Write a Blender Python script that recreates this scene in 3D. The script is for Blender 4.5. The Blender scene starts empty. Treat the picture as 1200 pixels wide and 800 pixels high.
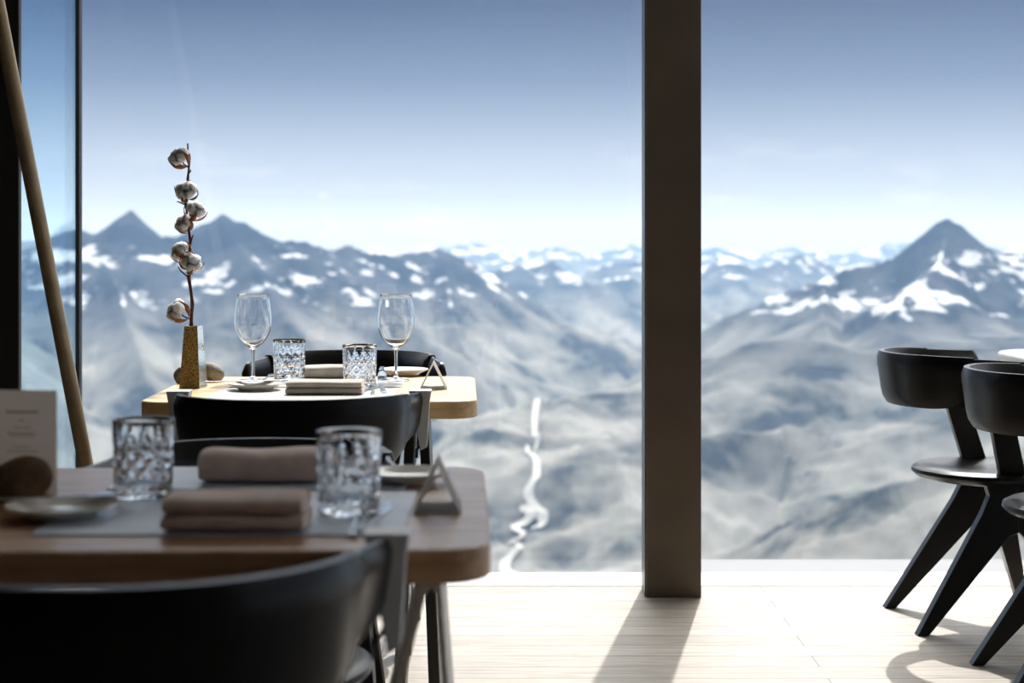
import bpy, bmesh, math, random
import numpy as np
from mathutils import Vector, Matrix, Euler

random.seed(7)
SC = bpy.context.scene
COL = SC.collection
PI = math.pi
F = 1900.0          # focal length in pixels of the 1200 px wide frame
CAMZ = 1.09
HOR = 290.0         # pixel row of the horizon


# ------------------------------------------------------------------ materials
def new_mat(name):
    m = bpy.data.materials.new(name)
    m.use_nodes = True
    nt = m.node_tree
    for n in list(nt.nodes):
        nt.nodes.remove(n)
    out = nt.nodes.new('ShaderNodeOutputMaterial')
    return m, nt, out


def N(nt, typ, **kw):
    n = nt.nodes.new(typ)
    for k, v in kw.items():
        if k.startswith('i_'):
            n.inputs[k[2:].replace('_', ' ')].default_value = v
        else:
            setattr(n, k, v)
    return n


def ramp(nt, stops, interp='LINEAR'):
    r = nt.nodes.new('ShaderNodeValToRGB')
    r.color_ramp.interpolation = interp
    els = r.color_ramp.elements
    while len(els) < len(stops):
        els.new(0.5)
    for e, (p, c) in zip(els, stops):
        e.position = p
        e.color = c if len(c) == 4 else (*c, 1)
    return r


def pbr(name, color, rough=0.5, metal=0.0, coat=0.0, var=0.0, vscale=20, bump=0.0, bscale=60, sheen=0.0, spec=0.5):
    m, nt, out = new_mat(name)
    b = N(nt, 'ShaderNodeBsdfPrincipled')
    b.inputs['Base Color'].default_value = (*color, 1)
    b.inputs['Roughness'].default_value = rough
    b.inputs['Metallic'].default_value = metal
    b.inputs['Coat Weight'].default_value = coat
    b.inputs['Coat Roughness'].default_value = 0.12
    b.inputs['Specular IOR Level'].default_value = spec
    if sheen:
        b.inputs['Sheen Weight'].default_value = sheen
    nt.links.new(b.outputs[0], out.inputs[0])
    tc = N(nt, 'ShaderNodeTexCoord')
    nz = N(nt, 'ShaderNodeTexNoise', i_Scale=vscale, i_Detail=4.0)
    nt.links.new(tc.outputs['Object'], nz.inputs['Vector'])
    lo = tuple(max(0, c * (1 - var)) for c in color)
    hi = tuple(min(1, c * (1 + var)) for c in color)
    r = ramp(nt, [(0.3, lo), (0.7, hi)])
    nt.links.new(nz.outputs['Fac'], r.inputs[0])
    nt.links.new(r.outputs[0], b.inputs['Base Color'])
    if bump:
        n2 = N(nt, 'ShaderNodeTexNoise', i_Scale=bscale, i_Detail=3.0)
        nt.links.new(tc.outputs['Object'], n2.inputs['Vector'])
        bp = N(nt, 'ShaderNodeBump', i_Strength=bump, i_Distance=0.002)
        nt.links.new(n2.outputs['Fac'], bp.inputs['Height'])
        nt.links.new(bp.outputs[0], b.inputs['Normal'])
    return m


def wood_mat(name, c_lo, c_hi, scale=(2.2, 22, 22), rough=0.45, coat=0.0):
    m, nt, out = new_mat(name)
    b = N(nt, 'ShaderNodeBsdfPrincipled', i_Roughness=rough)
    b.inputs['Coat Weight'].default_value = coat
    b.inputs['Coat Roughness'].default_value = 0.14
    tc = N(nt, 'ShaderNodeTexCoord')
    mp = N(nt, 'ShaderNodeMapping')
    mp.inputs['Scale'].default_value = scale
    nz = N(nt, 'ShaderNodeTexNoise', i_Scale=3.0, i_Detail=6.0, i_Distortion=0.6)
    r = ramp(nt, [(0.3, c_lo), (0.7, c_hi)])
    nt.links.new(tc.outputs['Object'], mp.inputs[0])
    nt.links.new(mp.outputs[0], nz.inputs['Vector'])
    nt.links.new(nz.outputs['Fac'], r.inputs[0])
    nt.links.new(r.outputs[0], b.inputs['Base Color'])
    bp = N(nt, 'ShaderNodeBump', i_Strength=0.15, i_Distance=0.002)
    nt.links.new(nz.outputs['Fac'], bp.inputs['Height'])
    nt.links.new(bp.outputs[0], b.inputs['Normal'])
    nt.links.new(b.outputs[0], out.inputs[0])
    return m


def floor_mat():
    m, nt, out = new_mat('pale_oak_planks')
    b = N(nt, 'ShaderNodeBsdfPrincipled', i_Roughness=0.5)
    tc = N(nt, 'ShaderNodeTexCoord')
    br = N(nt, 'ShaderNodeTexBrick', i_Scale=1.0)
    br.offset = 0.5
    br.inputs['Color1'].default_value = (0.40, 0.345, 0.28, 1)
    br.inputs['Color2'].default_value = (0.32, 0.27, 0.215, 1)
    br.inputs['Mortar'].default_value = (0.10, 0.07, 0.05, 1)
    br.inputs['Mortar Size'].default_value = 0.0022
    br.inputs['Mortar Smooth'].default_value = 0.2
    br.inputs['Bias'].default_value = 0.0
    br.inputs['Brick Width'].default_value = 2.3
    br.inputs['Row Height'].default_value = 0.1125
    mp = N(nt, 'ShaderNodeMapping')
    mp.inputs['Location'].default_value = (0.35, -4.668, 0)
    nt.links.new(tc.outputs['Object'], mp.inputs[0])
    nt.links.new(mp.outputs[0], br.inputs['Vector'])
    mp2 = N(nt, 'ShaderNodeMapping')
    mp2.inputs['Scale'].default_value = (2.5, 40, 1)
    nz = N(nt, 'ShaderNodeTexNoise', i_Scale=2.0, i_Detail=7.0, i_Distortion=0.8)
    nt.links.new(tc.outputs['Object'], mp2.inputs[0])
    nt.links.new(mp2.outputs[0], nz.inputs['Vector'])
    r = ramp(nt, [(0.3, (0.50, 0.46, 0.42)), (0.58, (1, 1, 1)), (0.8, (1.0, 0.97, 0.93))])
    nt.links.new(nz.outputs['Fac'], r.inputs[0])
    mx = N(nt, 'ShaderNodeMix', data_type='RGBA', blend_type='MULTIPLY')
    mx.inputs['Factor'].default_value = 0.8
    nt.links.new(br.outputs['Color'], mx.inputs['A'])
    nt.links.new(r.outputs[0], mx.inputs['B'])
    nt.links.new(mx.outputs['Result'], b.inputs['Base Color'])
    bp = N(nt, 'ShaderNodeBump', i_Strength=0.25, i_Distance=0.003)
    nt.links.new(nz.outputs['Fac'], bp.inputs['Height'])
    nt.links.new(bp.outputs[0], b.inputs['Normal'])
    nt.links.new(b.outputs[0], out.inputs[0])
    return m


def pane_mat(name, tint):
    m, nt, out = new_mat(name)
    t = N(nt, 'ShaderNodeBsdfTransparent')
    t.inputs[0].default_value = (*tint, 1)
    g = N(nt, 'ShaderNodeBsdfGlossy', i_Roughness=0.0)
    g.inputs['Color'].default_value = (0.95, 0.97, 1, 1)
    lw = N(nt, 'ShaderNodeLayerWeight', i_Blend=0.5)
    pw = N(nt, 'ShaderNodeMath', operation='POWER')
    pw.inputs[1].default_value = 5.0
    fr = N(nt, 'ShaderNodeMath', operation='MULTIPLY_ADD')
    fr.inputs[1].default_value = 0.95
    fr.inputs[2].default_value = 0.035
    nt.links.new(lw.outputs['Facing'], pw.inputs[0])
    nt.links.new(pw.outputs[0], fr.inputs[0])
    mx = N(nt, 'ShaderNodeMixShader')
    nt.links.new(fr.outputs[0], mx.inputs[0])
    nt.links.new(t.outputs[0], mx.inputs[1])
    nt.links.new(g.outputs[0], mx.inputs[2])
    nt.links.new(mx.outputs[0], out.inputs[0])
    return m


def glass_mat(name, color=(1, 1, 1)):
    m, nt, out = new_mat(name)
    b = N(nt, 'ShaderNodeBsdfGlass', i_Roughness=0.0, i_IOR=1.5)
    b.inputs['Color'].default_value = (*color, 1)
    nt.links.new(b.outputs[0], out.inputs[0])
    return m


def paper_mat(name, color):
    m, nt, out = new_mat(name)
    d = N(nt, 'ShaderNodeBsdfDiffuse')
    t = N(nt, 'ShaderNodeBsdfTranslucent')
    tc = N(nt, 'ShaderNodeTexCoord')
    nz = N(nt, 'ShaderNodeTexNoise', i_Scale=90.0, i_Detail=3.0)
    nt.links.new(tc.outputs['Object'], nz.inputs['Vector'])
    r = ramp(nt, [(0.3, tuple(c * 0.95 for c in color)), (0.7, color)])
    nt.links.new(nz.outputs['Fac'], r.inputs[0])
    nt.links.new(r.outputs[0], d.inputs[0])
    nt.links.new(r.outputs[0], t.inputs[0])
    mx = N(nt, 'ShaderNodeMixShader')
    mx.inputs[0].default_value = 0.65
    nt.links.new(d.outputs[0], mx.inputs[1])
    nt.links.new(t.outputs[0], mx.inputs[2])
    nt.links.new(mx.outputs[0], out.inputs[0])
    return m


def gold_mat():
    m, nt, out = new_mat('hammered_brass')
    b = N(nt, 'ShaderNodeBsdfPrincipled', i_Roughness=0.4, i_Metallic=0.35)
    tc = N(nt, 'ShaderNodeTexCoord')
    v = N(nt, 'ShaderNodeTexVoronoi', i_Scale=420.0)
    nt.links.new(tc.outputs['Object'], v.inputs['Vector'])
    r = ramp(nt, [(0.1, (0.90, 0.70, 0.33)), (0.4, (0.55, 0.39, 0.14)), (0.75, (0.12, 0.075, 0.03))])
    nt.links.new(v.outputs['Distance'], r.inputs[0])
    nt.links.new(r.outputs[0], b.inputs['Base Color'])
    bp = N(nt, 'ShaderNodeBump', i_Strength=0.9, i_Distance=0.0015)
    nt.links.new(v.outputs['Distance'], bp.inputs['Height'])
    nt.links.new(bp.outputs[0], b.inputs['Normal'])
    nt.links.new(b.outputs[0], out.inputs[0])
    return m


def terrain_mat():
    m, nt, out = new_mat('alpine_rock_grass_snow')
    b = N(nt, 'ShaderNodeBsdfDiffuse')
    tc = N(nt, 'ShaderNodeTexCoord')
    sp = N(nt, 'ShaderNodeSeparateXYZ')
    nt.links.new(tc.outputs['Object'], sp.inputs[0])
    geo = N(nt, 'ShaderNodeNewGeometry')
    sn = N(nt, 'ShaderNodeSeparateXYZ')
    nt.links.new(geo.outputs['Normal'], sn.inputs[0])
    big = N(nt, 'ShaderNodeTexNoise', i_Scale=0.0034, i_Detail=8.0, i_Roughness=0.62)
    nt.links.new(tc.outputs['Object'], big.inputs['Vector'])
    # grass / scree by noise
    gr = ramp(nt, [(0.39, (0.04, 0.046, 0.052)), (0.45, (0.125, 0.127, 0.12)), (0.52, (0.195, 0.192, 0.178)), (0.62, (0.27, 0.265, 0.245))])
    nt.links.new(big.outputs['Fac'], gr.inputs[0])
    rk = ramp(nt, [(0.42, (0.016, 0.021, 0.032)), (0.66, (0.075, 0.079, 0.092))])
    nt.links.new(big.outputs['Fac'], rk.inputs[0])
    # rock where high or steep
    hz = N(nt, 'ShaderNodeMapRange')
    hz.inputs['From Min'].default_value = -420
    hz.inputs['From Max'].default_value = -160
    nt.links.new(sp.outputs['Z'], hz.inputs['Value'])
    m1 = N(nt, 'ShaderNodeMix', data_type='RGBA')
    nt.links.new(hz.outputs[0], m1.inputs['Factor'])
    nt.links.new(gr.outputs[0], m1.inputs['A'])
    nt.links.new(rk.outputs[0], m1.inputs['B'])
    # snow
    szn = N(nt, 'ShaderNodeMapRange')
    szn.inputs['From Min'].default_value = -420
    szn.inputs['From Max'].default_value = 180
    nt.links.new(sp.outputs['Z'], szn.inputs['Value'])
    sz = ramp(nt, [(0.0, (0, 0, 0)), (0.15, (0, 0, 0)), (0.35, (0.25, 0.25, 0.25)), (0.58, (0.25, 0.25, 0.25)), (0.70, (0.20, 0.20, 0.20)), (0.86, (0.14, 0.14, 0.14))])
    nt.links.new(szn.outputs[0], sz.inputs[0])
    s2 = N(nt, 'ShaderNodeTexNoise', i_Scale=0.0040, i_Detail=7.0, i_Roughness=0.68)
    mp = N(nt, 'ShaderNodeMapping')
    mp.inputs['Location'].default_value = (310, 940, 0)
    mp.inputs['Scale'].default_value = (0.8, 0.9, 2.2)
    nt.links.new(tc.outputs['Object'], mp.inputs[0])
    nt.links.new(mp.outputs[0], s2.inputs['Vector'])
    ad = N(nt, 'ShaderNodeMath', operation='ADD')
    nt.links.new(sz.outputs[0], ad.inputs[0])
    nt.links.new(s2.outputs['Fac'], ad.inputs[1])
    ml = N(nt, 'ShaderNodeMath', operation='MULTIPLY_ADD')
    nt.links.new(sn.outputs['Z'], ml.inputs[0])
    ml.inputs[1].default_value = 0.25
    nt.links.new(ad.outputs[0], ml.inputs[2])
    sr = ramp(nt, [(0.592, (0, 0, 0)), (0.612, (1, 1, 1))])
    # scale so ramp stays in range
    dv = N(nt, 'ShaderNodeMath', operation='MULTIPLY')
    dv.inputs[1].default_value = 0.6
    nt.links.new(ml.outputs[0], dv.inputs[0])
    nt.links.new(dv.outputs[0], sr.inputs[0])
    m2 = N(nt, 'ShaderNodeMix', data_type='RGBA')
    nt.links.new(sr.outputs[0], m2.inputs['Factor'])
    nt.links.new(m1.outputs['Result'], m2.inputs['A'])
    m2.inputs['B'].default_value = (0.62, 0.64, 0.67, 1)
    nt.links.new(m2.outputs['Result'], b.inputs[0])
    nt.links.new(b.outputs[0], out.inputs[0])
    return m


M = {}
M['floor'] = floor_mat()
M['threshold'] = pbr('pale_stone', (0.74, 0.72, 0.69), 0.6, var=0.05, vscale=8)
M['plaster'] = pbr('dim_plaster', (0.10, 0.09, 0.08), 0.8, var=0.08, vscale=3)
M['ceiling'] = pbr('ceiling_paint', (0.66, 0.64, 0.60), 0.8, var=0.06, vscale=3)
M['dark_wall'] = pbr('charcoal_panel', (0.004, 0.004, 0.004), 0.8, var=0.2, vscale=6)
M['bronze'] = pbr('bronze_column', (0.135, 0.108, 0.084), 0.42, metal=0.45, var=0.12, vscale=5, bump=0.05, bscale=200)
M['black_metal'] = pbr('black_metal', (0.012, 0.012, 0.013), 0.35, var=0.2)
M['joint'] = pbr('black_silicone', (0.006, 0.006, 0.007), 0.6, var=0.2)
M['pane'] = pane_mat('clear_pane', (0.965, 0.975, 0.985))
M['pane_side'] = pane_mat('tinted_pane', (0.80, 0.90, 0.95))
M['oak'] = wood_mat('honey_oak', (0.62, 0.39, 0.17), (0.80, 0.58, 0.31), rough=0.4)
M['walnut'] = wood_mat('brown_oak', (0.35, 0.175, 0.075), (0.56, 0.33, 0.18), rough=0.42, coat=0.35)
M['ash'] = wood_mat('greige_ash', (0.62, 0.57, 0.50), (0.74, 0.69, 0.62), rough=0.5)
M['black_wood'] = pbr('black_lacquered_oak', (0.007, 0.0067, 0.0064), 0.32, coat=0.2, var=0.25, vscale=30, spec=0.35)
M['leather'] = pbr('black_leather', (0.005, 0.0048, 0.0046), 0.36, var=0.25, vscale=60, bump=0.12, bscale=140, spec=0.2, coat=0.08)
M['sheen_grey'] = pbr('sheen_grey', (0.68, 0.68, 0.67), 0.4, var=0.04, vscale=30)  # pale grey stands for the reflection on the black arm ends
M['mat'] = pbr('slate_leather', (0.53, 0.60, 0.70), 0.42, coat=0.2, var=0.06, vscale=30, bump=0.08, bscale=300)
M['mat_pale'] = pbr('pale_grey_leather', (0.50, 0.48, 0.45), 0.45, var=0.06, vscale=30, bump=0.12, bscale=300)
M['napkin'] = pbr('taupe_linen', (0.72, 0.56, 0.48), 0.9, var=0.10, vscale=40, bump=0.35, bscale=500, sheen=0.3)
M['napkin_pale'] = pbr('sand_linen', (0.62, 0.54, 0.48), 0.9, var=0.10, vscale=40, bump=0.35, bscale=500, sheen=0.3)
M['glass'] = glass_mat('crystal', (0.99, 0.995, 1.0))
M['blue_glass'] = glass_mat('pale_blue_glass', (0.72, 0.80, 0.88))
M['gold'] = gold_mat()
M['mirror_side'] = pbr('polished_steel', (0.80, 0.78, 0.74), 0.16, metal=1.0, var=0.05)
M['brass_pole'] = pbr('aged_brass', (0.40, 0.31, 0.19), 0.42, metal=0.6, var=0.18, vscale=14, bump=0.1)
M['steel'] = pbr('cutlery_steel', (0.66, 0.66, 0.66), 0.16, metal=1.0, var=0.04)
M['porcelain'] = pbr('cream_porcelain', (0.78, 0.75, 0.70), 0.25, coat=0.4, var=0.03)
M['board'] = wood_mat('maple_board', (0.55, 0.40, 0.25), (0.70, 0.54, 0.36))
M['paper'] = paper_mat('card_paper', (0.78, 0.72, 0.66))
M['white_paper'] = paper_mat('white_card', (0.86, 0.84, 0.82))
M['ink'] = pbr('grey_ink', (0.12, 0.10, 0.09), 0.9, var=0.05)
M['stone_grey'] = pbr('river_stone', (0.27, 0.25, 0.20), 0.75, var=0.45, vscale=45, bump=0.6, bscale=120)
M['stone_brown'] = pbr('dark_pebble', (0.16, 0.095, 0.05), 0.75, var=0.5, vscale=35, bump=0.6, bscale=90)
M['cotton'] = pbr('cotton_fluff', (0.95, 0.93, 0.90), 1.0, var=0.03, vscale=90, bump=0.6, bscale=300)
for _n in M['cotton'].node_tree.nodes:
    if _n.type == 'BSDF_PRINCIPLED':
        _n.inputs['Subsurface Weight'].default_value = 1.0
        _n.inputs['Subsurface Radius'].default_value = (1.0, 0.95, 0.9)
        _n.inputs['Subsurface Scale'].default_value = 0.035
M['husk'] = pbr('dry_husk', (0.26, 0.12, 0.045), 0.7, var=0.5, vscale=120)
M['twig'] = pbr('dry_twig', (0.115, 0.045, 0.03), 0.7, var=0.4, vscale=120, bump=0.5, bscale=300)
M['terrain'] = terrain_mat()
M['water'] = pbr('river_gravel', (0.40, 0.40, 0.38), 0.8, var=0.12, vscale=0.01)
M['ledge'] = pbr('pale_ledge', (0.08, 0.083, 0.09), 0.6, var=0.05, vscale=4)


# ------------------------------------------------------------------ mesh tools
class MB:
    def __init__(self):
        self.v, self.f = [], []

    def add(self, vs, fs):
        o = len(self.v)
        self.v += [tuple(p) for p in vs]
        self.f += [tuple(i + o for i in f) for f in fs]
        return self

    def box(self, c, s, rot=None):
        x, y, z = (d / 2 for d in s)
        P = [Vector(p) for p in ((-x, -y, -z), (x, -y, -z), (x, y, -z), (-x, y, -z), (-x, -y, z), (x, -y, z), (x, y, z), (-x, y, z))]
        if rot is not None:
            R = Euler(rot).to_matrix()
            P = [R @ p for p in P]
        P = [p + Vector(c) for p in P]
        return self.add(P, [(0, 3, 2, 1), (4, 5, 6, 7), (0, 1, 5, 4), (1, 2, 6, 5), (2, 3, 7, 6), (3, 0, 4, 7)])

    def lathe(self, prof, n=48, c=(0, 0, 0), closed=False, cap0=False, cap1=False, rfun=None):
        vs, fs = [], []
        k = len(prof)
        for j, (r, z) in enumerate(prof):
            for i in range(n):
                a = 2 * PI * i / n
                rr = rfun(r, z, a, j) if rfun else r
                vs.append((c[0] + rr * math.cos(a), c[1] + rr * math.sin(a), c[2] + z))
        lim = k if closed else k - 1
        for j in range(lim):
            j2 = (j + 1) % k
            for i in range(n):
                i2 = (i + 1) % n
                fs.append((j * n + i, j * n + i2, j2 * n + i2, j2 * n + i))
        if cap0:
            fs.append(tuple(range(n - 1, -1, -1)))
        if cap1:
            fs.append(tuple((k - 1) * n + i for i in range(n)))
        return self.add(vs, fs)

    def tube(self, pts, rad, n=10):
        pts = [Vector(p) for p in pts]
        k = len(pts)
        rad = rad if isinstance(rad, (list, tuple)) else [rad] * k
        vs, fs = [], []
        up = Vector((0.31, 0.87, 0.2)).normalized()
        for j, p in enumerate(pts):
            t = (pts[min(j + 1, k - 1)] - pts[max(j - 1, 0)]).normalized()
            u = t.cross(up).normalized()
            w = t.cross(u).normalized()
            for i in range(n):
                a = 2 * PI * i / n
                vs.append(p + (u * math.cos(a) + w * math.sin(a)) * rad[j])
        for j in range(k - 1):
            for i in range(n):
                i2 = (i + 1) % n
                fs.append((j * n + i, (j + 1) * n + i, (j + 1) * n + i2, j * n + i2))
        fs.append(tuple(range(n)))
        fs.append(tuple((k - 1) * n + i for i in range(n - 1, -1, -1)))
        return self.add(vs, fs)

    def prism(self, poly, fn, t0, t1):
        """poly: 2-D outline; fn(u, v, t) -> 3-D point; extruded from t0 to t1."""
        n = len(poly)
        vs = [fn(u, v, t0) for u, v in poly] + [fn(u, v, t1) for u, v in poly]
        fs = [tuple(range(n - 1, -1, -1)), tuple(range(n, 2 * n))]
        fs += [(i, (i + 1) % n, n + (i + 1) % n, n + i) for i in range(n)]
        return self.add(vs, fs)

    def grid(self, nu, nv, fn, wrap_u=False):
        vs = [fn(i, j) for j in range(nv) for i in range(nu)]
        fs = []
        for j in range(nv - 1):
            for i in range(nu if wrap_u else nu - 1):
                i2 = (i + 1) % nu
                fs.append((j * nu + i, j * nu + i2, (j + 1) * nu + i2, (j + 1) * nu + i))
        return self.add(vs, fs)

    def build(self, name, mat, parent=None, smooth=None, bevel=0, seg=2, sub=0, fix=True):
        me = bpy.data.meshes.new(name)
        me.from_pydata(self.v, [], self.f)
        if fix:
            bm = bmesh.new()
            bm.from_mesh(me)
            bmesh.ops.recalc_face_normals(bm, faces=bm.faces)
            bm.to_mesh(me)
            bm.free()
        me.materials.append(M[mat])
        o = bpy.data.objects.new(name, me)
        COL.objects.link(o)
        if parent is not None:
            o.parent = parent
        if smooth is not None:
            me.polygons.foreach_set('use_smooth', [True] * len(me.polygons))
            me.set_sharp_from_angle(angle=math.radians(smooth))
        if bevel:
            b = o.modifiers.new('bevel', 'BEVEL')
            b.width = bevel
            b.segments = seg
            b.limit_method = 'ANGLE'
            b.angle_limit = math.radians(40)
        if sub:
            s = o.modifiers.new('subd', 'SUBSURF')
            s.levels = s.render_levels = sub
        return o


def thing(name, loc, label, cat, group=None, rz=0.0, scale=1.0):
    o = bpy.data.objects.new(name, None)
    COL.objects.link(o)
    o.location = loc
    o.rotation_euler = (0, 0, rz)
    o.scale = (scale,) * 3
    o['label'] = label
    o['category'] = cat
    if group:
        o['group'] = group
    return o


def tag(o, label, cat, group=None, loc=None, rz=None):
    o['label'] = label
    o['category'] = cat
    if group:
        o['group'] = group
    if loc is not None:
        o.location = loc
    if rz is not None:
        o.rotation_euler = (0, 0, rz)
    return o


def dup(root, loc, label, rz=0.0, group=None, scale=None):
    r = root.copy()
    COL.objects.link(r)
    r.location = loc
    r.rotation_euler = (0, 0, rz)
    if scale is not None:
        r.scale = (scale,) * 3
    r['label'] = label
    if group:
        r['group'] = group
    for ch in list(root.children):
        c = ch.copy()
        COL.objects.link(c)
        c.parent = r
        for g in list(ch.children):
            d = g.copy()
            COL.objects.link(d)
            d.parent = c
    return r


def struct(o):
    o['kind'] = 'structure'
    return o


def rrect(w, d, r, n=8):
    pts = []
    for cx, cy, a0 in ((w / 2 - r, d / 2 - r, 0), (-w / 2 + r, d / 2 - r, PI / 2), (-w / 2 + r, -d / 2 + r, PI), (w / 2 - r, -d / 2 + r, 1.5 * PI)):
        for k in range(n + 1):
            a = a0 + k / n * PI / 2
            pts.append((cx + r * math.cos(a), cy + r * math.sin(a)))
    return pts


def XY(u, v, t):
    return (u, v, t)


# ------------------------------------------------------------------ setting
CEIL = 3.2
GY = 5.43
XL, XR, YB = -1.85, 5.2, -4.5
struct(MB().box(((XL + XR) / 2, (YB + GY) / 2, -0.1), (XR - XL, GY - YB, 0.2)).build('floor', 'floor'))
struct(MB().box(((XL + XR) / 2, (YB + GY + 0.1) / 2, CEIL + 0.1), (XR - XL, GY + 0.1 - YB, 0.2)).build('ceiling', 'ceiling'))
struct(MB().box(((XL + XR) / 2, YB - 0.1, CEIL / 2), (XR - XL, 0.2, CEIL)).build('wall_back', 'plaster'))
struct(MB().box((XR + 0.1, (YB - 2.0) / 2, CEIL / 2), (0.2, -2.0 - YB, CEIL)).build('wall_right', 'plaster'))
struct(MB().box((XR, (-2.0 + GY) / 2, CEIL / 2), (0.012, GY + 2.0 - 0.01, CEIL)).build('fill_window', 'pane'))  # unseen right wall, glazed to bring more fill light into the room
struct(MB().box((XL - 0.1, (YB + 4.73) / 2, CEIL / 2), (0.2, 4.73 - YB, CEIL)).build('wall_left', 'dark_wall'))
# dark corner post at the end of the left wall
struct(MB().box((-1.64, 4.715, CEIL / 2), (0.42, 0.03, CEIL)).build('trim_1', 'dark_wall', bevel=0.004))
# pale threshold along the glass
struct(MB().box(((-1.457 + XR) / 2, (GY + 5.22) / 2, 0.001), (XR + 1.457, GY - 5.22, 0.002)).build('trim_2', 'threshold'))
# low ledge outside the right-hand pane
struct(MB().box((2.85, 5.60, -0.125), (4.7, 0.32, 0.22)).build('trim_3', 'ledge', bevel=0.01))
# window panes
struct(MB().box(((-1.449 + 0.462) / 2, GY, CEIL / 2), (0.462 + 1.449, 0.012, CEIL)).build('window_1', 'pane'))
struct(MB().box(((0.482 + XR) / 2, GY, CEIL / 2), (XR - 0.482, 0.012, CEIL)).build('window_2', 'pane'))
struct(MB().box((-1.457, (4.73 + GY - 0.01) / 2, CEIL / 2), (0.012, GY - 0.01 - 4.73, CEIL)).build('window_3', 'pane_side'))
struct(MB().box((-1.446, GY - 0.02, CEIL / 2), (0.014, 0.034, CEIL)).build('trim_4', 'joint'))
# slim dark fin between the two big panes, and the bronze column in front of it
struct(MB().box((0.472, GY - 0.03, CEIL / 2), (0.019, 0.08, CEIL)).build('trim_5', 'joint'))
t = thing('bronze_column', (0.504, 5.115, 0), 'tall square bronze-brown column standing in front of the window joint', 'column')
MB().box((0, 0, CEIL / 2), (0.172, 0.13, CEIL)).build('shaft', 'bronze', t, bevel=0.003)
MB().box((-0.088, 0.0, CEIL / 2), (0.004, 0.12, CEIL)).build('rear_fin', 'black_metal', t, bevel=0.002)

# slanted brass pole: floor to ceiling
def pole():
    Y = 4.2
    s = F / Y
    pts = []
    for yy in (HOR + CAMZ * s, 525, 270, 20, HOR - (CEIL - CAMZ) * s):
        xx = 97 - 0.192 * (525 - yy)
        pts.append(((xx - 600) / s, Y, CAMZ - (yy - HOR) / s))
    o = MB().tube(pts, 0.0195, 28).build('brass_pole', 'brass_pole', smooth=40)
    tag(o, 'slanted brass-brown round pole leaning at the dark corner post', 'pole')
    # origin at the foot
    b = Vector(pts[0])
    o.data.transform(Matrix.Translation(-b))
    o.location = b
    return o


pole()


# ------------------------------------------------------------------ chair
def smooth_step(a, b, x):
    t = min(1, max(0, (x - a) / (b - a)))
    return t * t * (3 - 2 * t)


def band_path(u):
    """u in [-1, 1]; plan position and outward normal of the back band."""
    def p(u):
        s = abs(u)
        sg = 1 if u >= 0 else -1
        if s <= 0.66:
            a = s / 0.66 * PI / 2
            x, y = 0.238 * math.sin(a) ** 0.92, -0.05 - 0.225 * math.cos(a) ** 0.92 if a < PI / 2 - 1e-6 else -0.05
        else:
            k = (s - 0.66) / 0.34
            x, y = 0.238 + 0.034 * k, -0.05 + 0.135 * k
        return Vector((sg * x, y))
    e = 0.004
    d = (p(min(1, u + e)) - p(max(-1, u - e))).normalized()
    return p(u), Vector((d.y, -d.x))


def make_band(u0, u1, thick_in, thick_out, grow, nu=61, wr=0.0):
    mb = MB()
    rings = []
    for i in range(nu):
        u = u0 + (u1 - u0) * i / (nu - 1)
        c, nrm = band_path(u)
        s = abs(u)
        top = 0.783 - 0.010 * smooth_step(0.3, 1, s) + grow
        bot = 0.640 + 0.048 * smooth_step(0.35, 1.0, s) - grow
        if grow == 0 and s > 0.94:          # rounded arm end
            k = (s - 0.94) / 0.06
            cut = 0.040 * (1 - math.sqrt(max(0, 1 - k * k)))
            top -= cut * 0.6
            bot += cut
        mid = []
        nz = 9
        for j in range(nz):                 # outer, bottom to top
            z = bot + (top - bot) * j / (nz - 1)
            lean = -0.022 * (top - z) / 0.15
            ed = min(1, min(j, nz - 1 - j) / 1.5)
            off = thick_out * (0.35 + 0.65 * math.sqrt(ed)) + lean
            if wr:
                off += wr * math.sin(z * 26 + u * 55) * smooth_step(0.42, 0.66, s)
            q = c + nrm * off
            mid.append((q.x, q.y, z))
        for j in range(nz - 1, -1, -1):     # inner, top to bottom
            z = bot + (top - bot) * j / (nz - 1)
            lean = -0.022 * (top - z) / 0.15
            ed = min(1, min(j, nz - 1 - j) / 1.5)
            q = c - nrm * (thick_in * (0.35 + 0.65 * math.sqrt(ed)) - lean)
            mid.append((q.x, q.y, z))
        rings.append(mid)
    n = len(rings[0])
    vs = [p for r in rings for p in r]
    fs = []
    for i in range(nu - 1):
        for j in range(n):
            j2 = (j + 1) % n
            fs.append((i * n + j, i * n + j2, (i + 1) * n + j2, (i + 1) * n + j))
    fs.append(tuple(range(n - 1, -1, -1)))
    fs.append(tuple((nu - 1) * n + j for j in range(n)))
    return mb.add(vs, fs)


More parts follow.
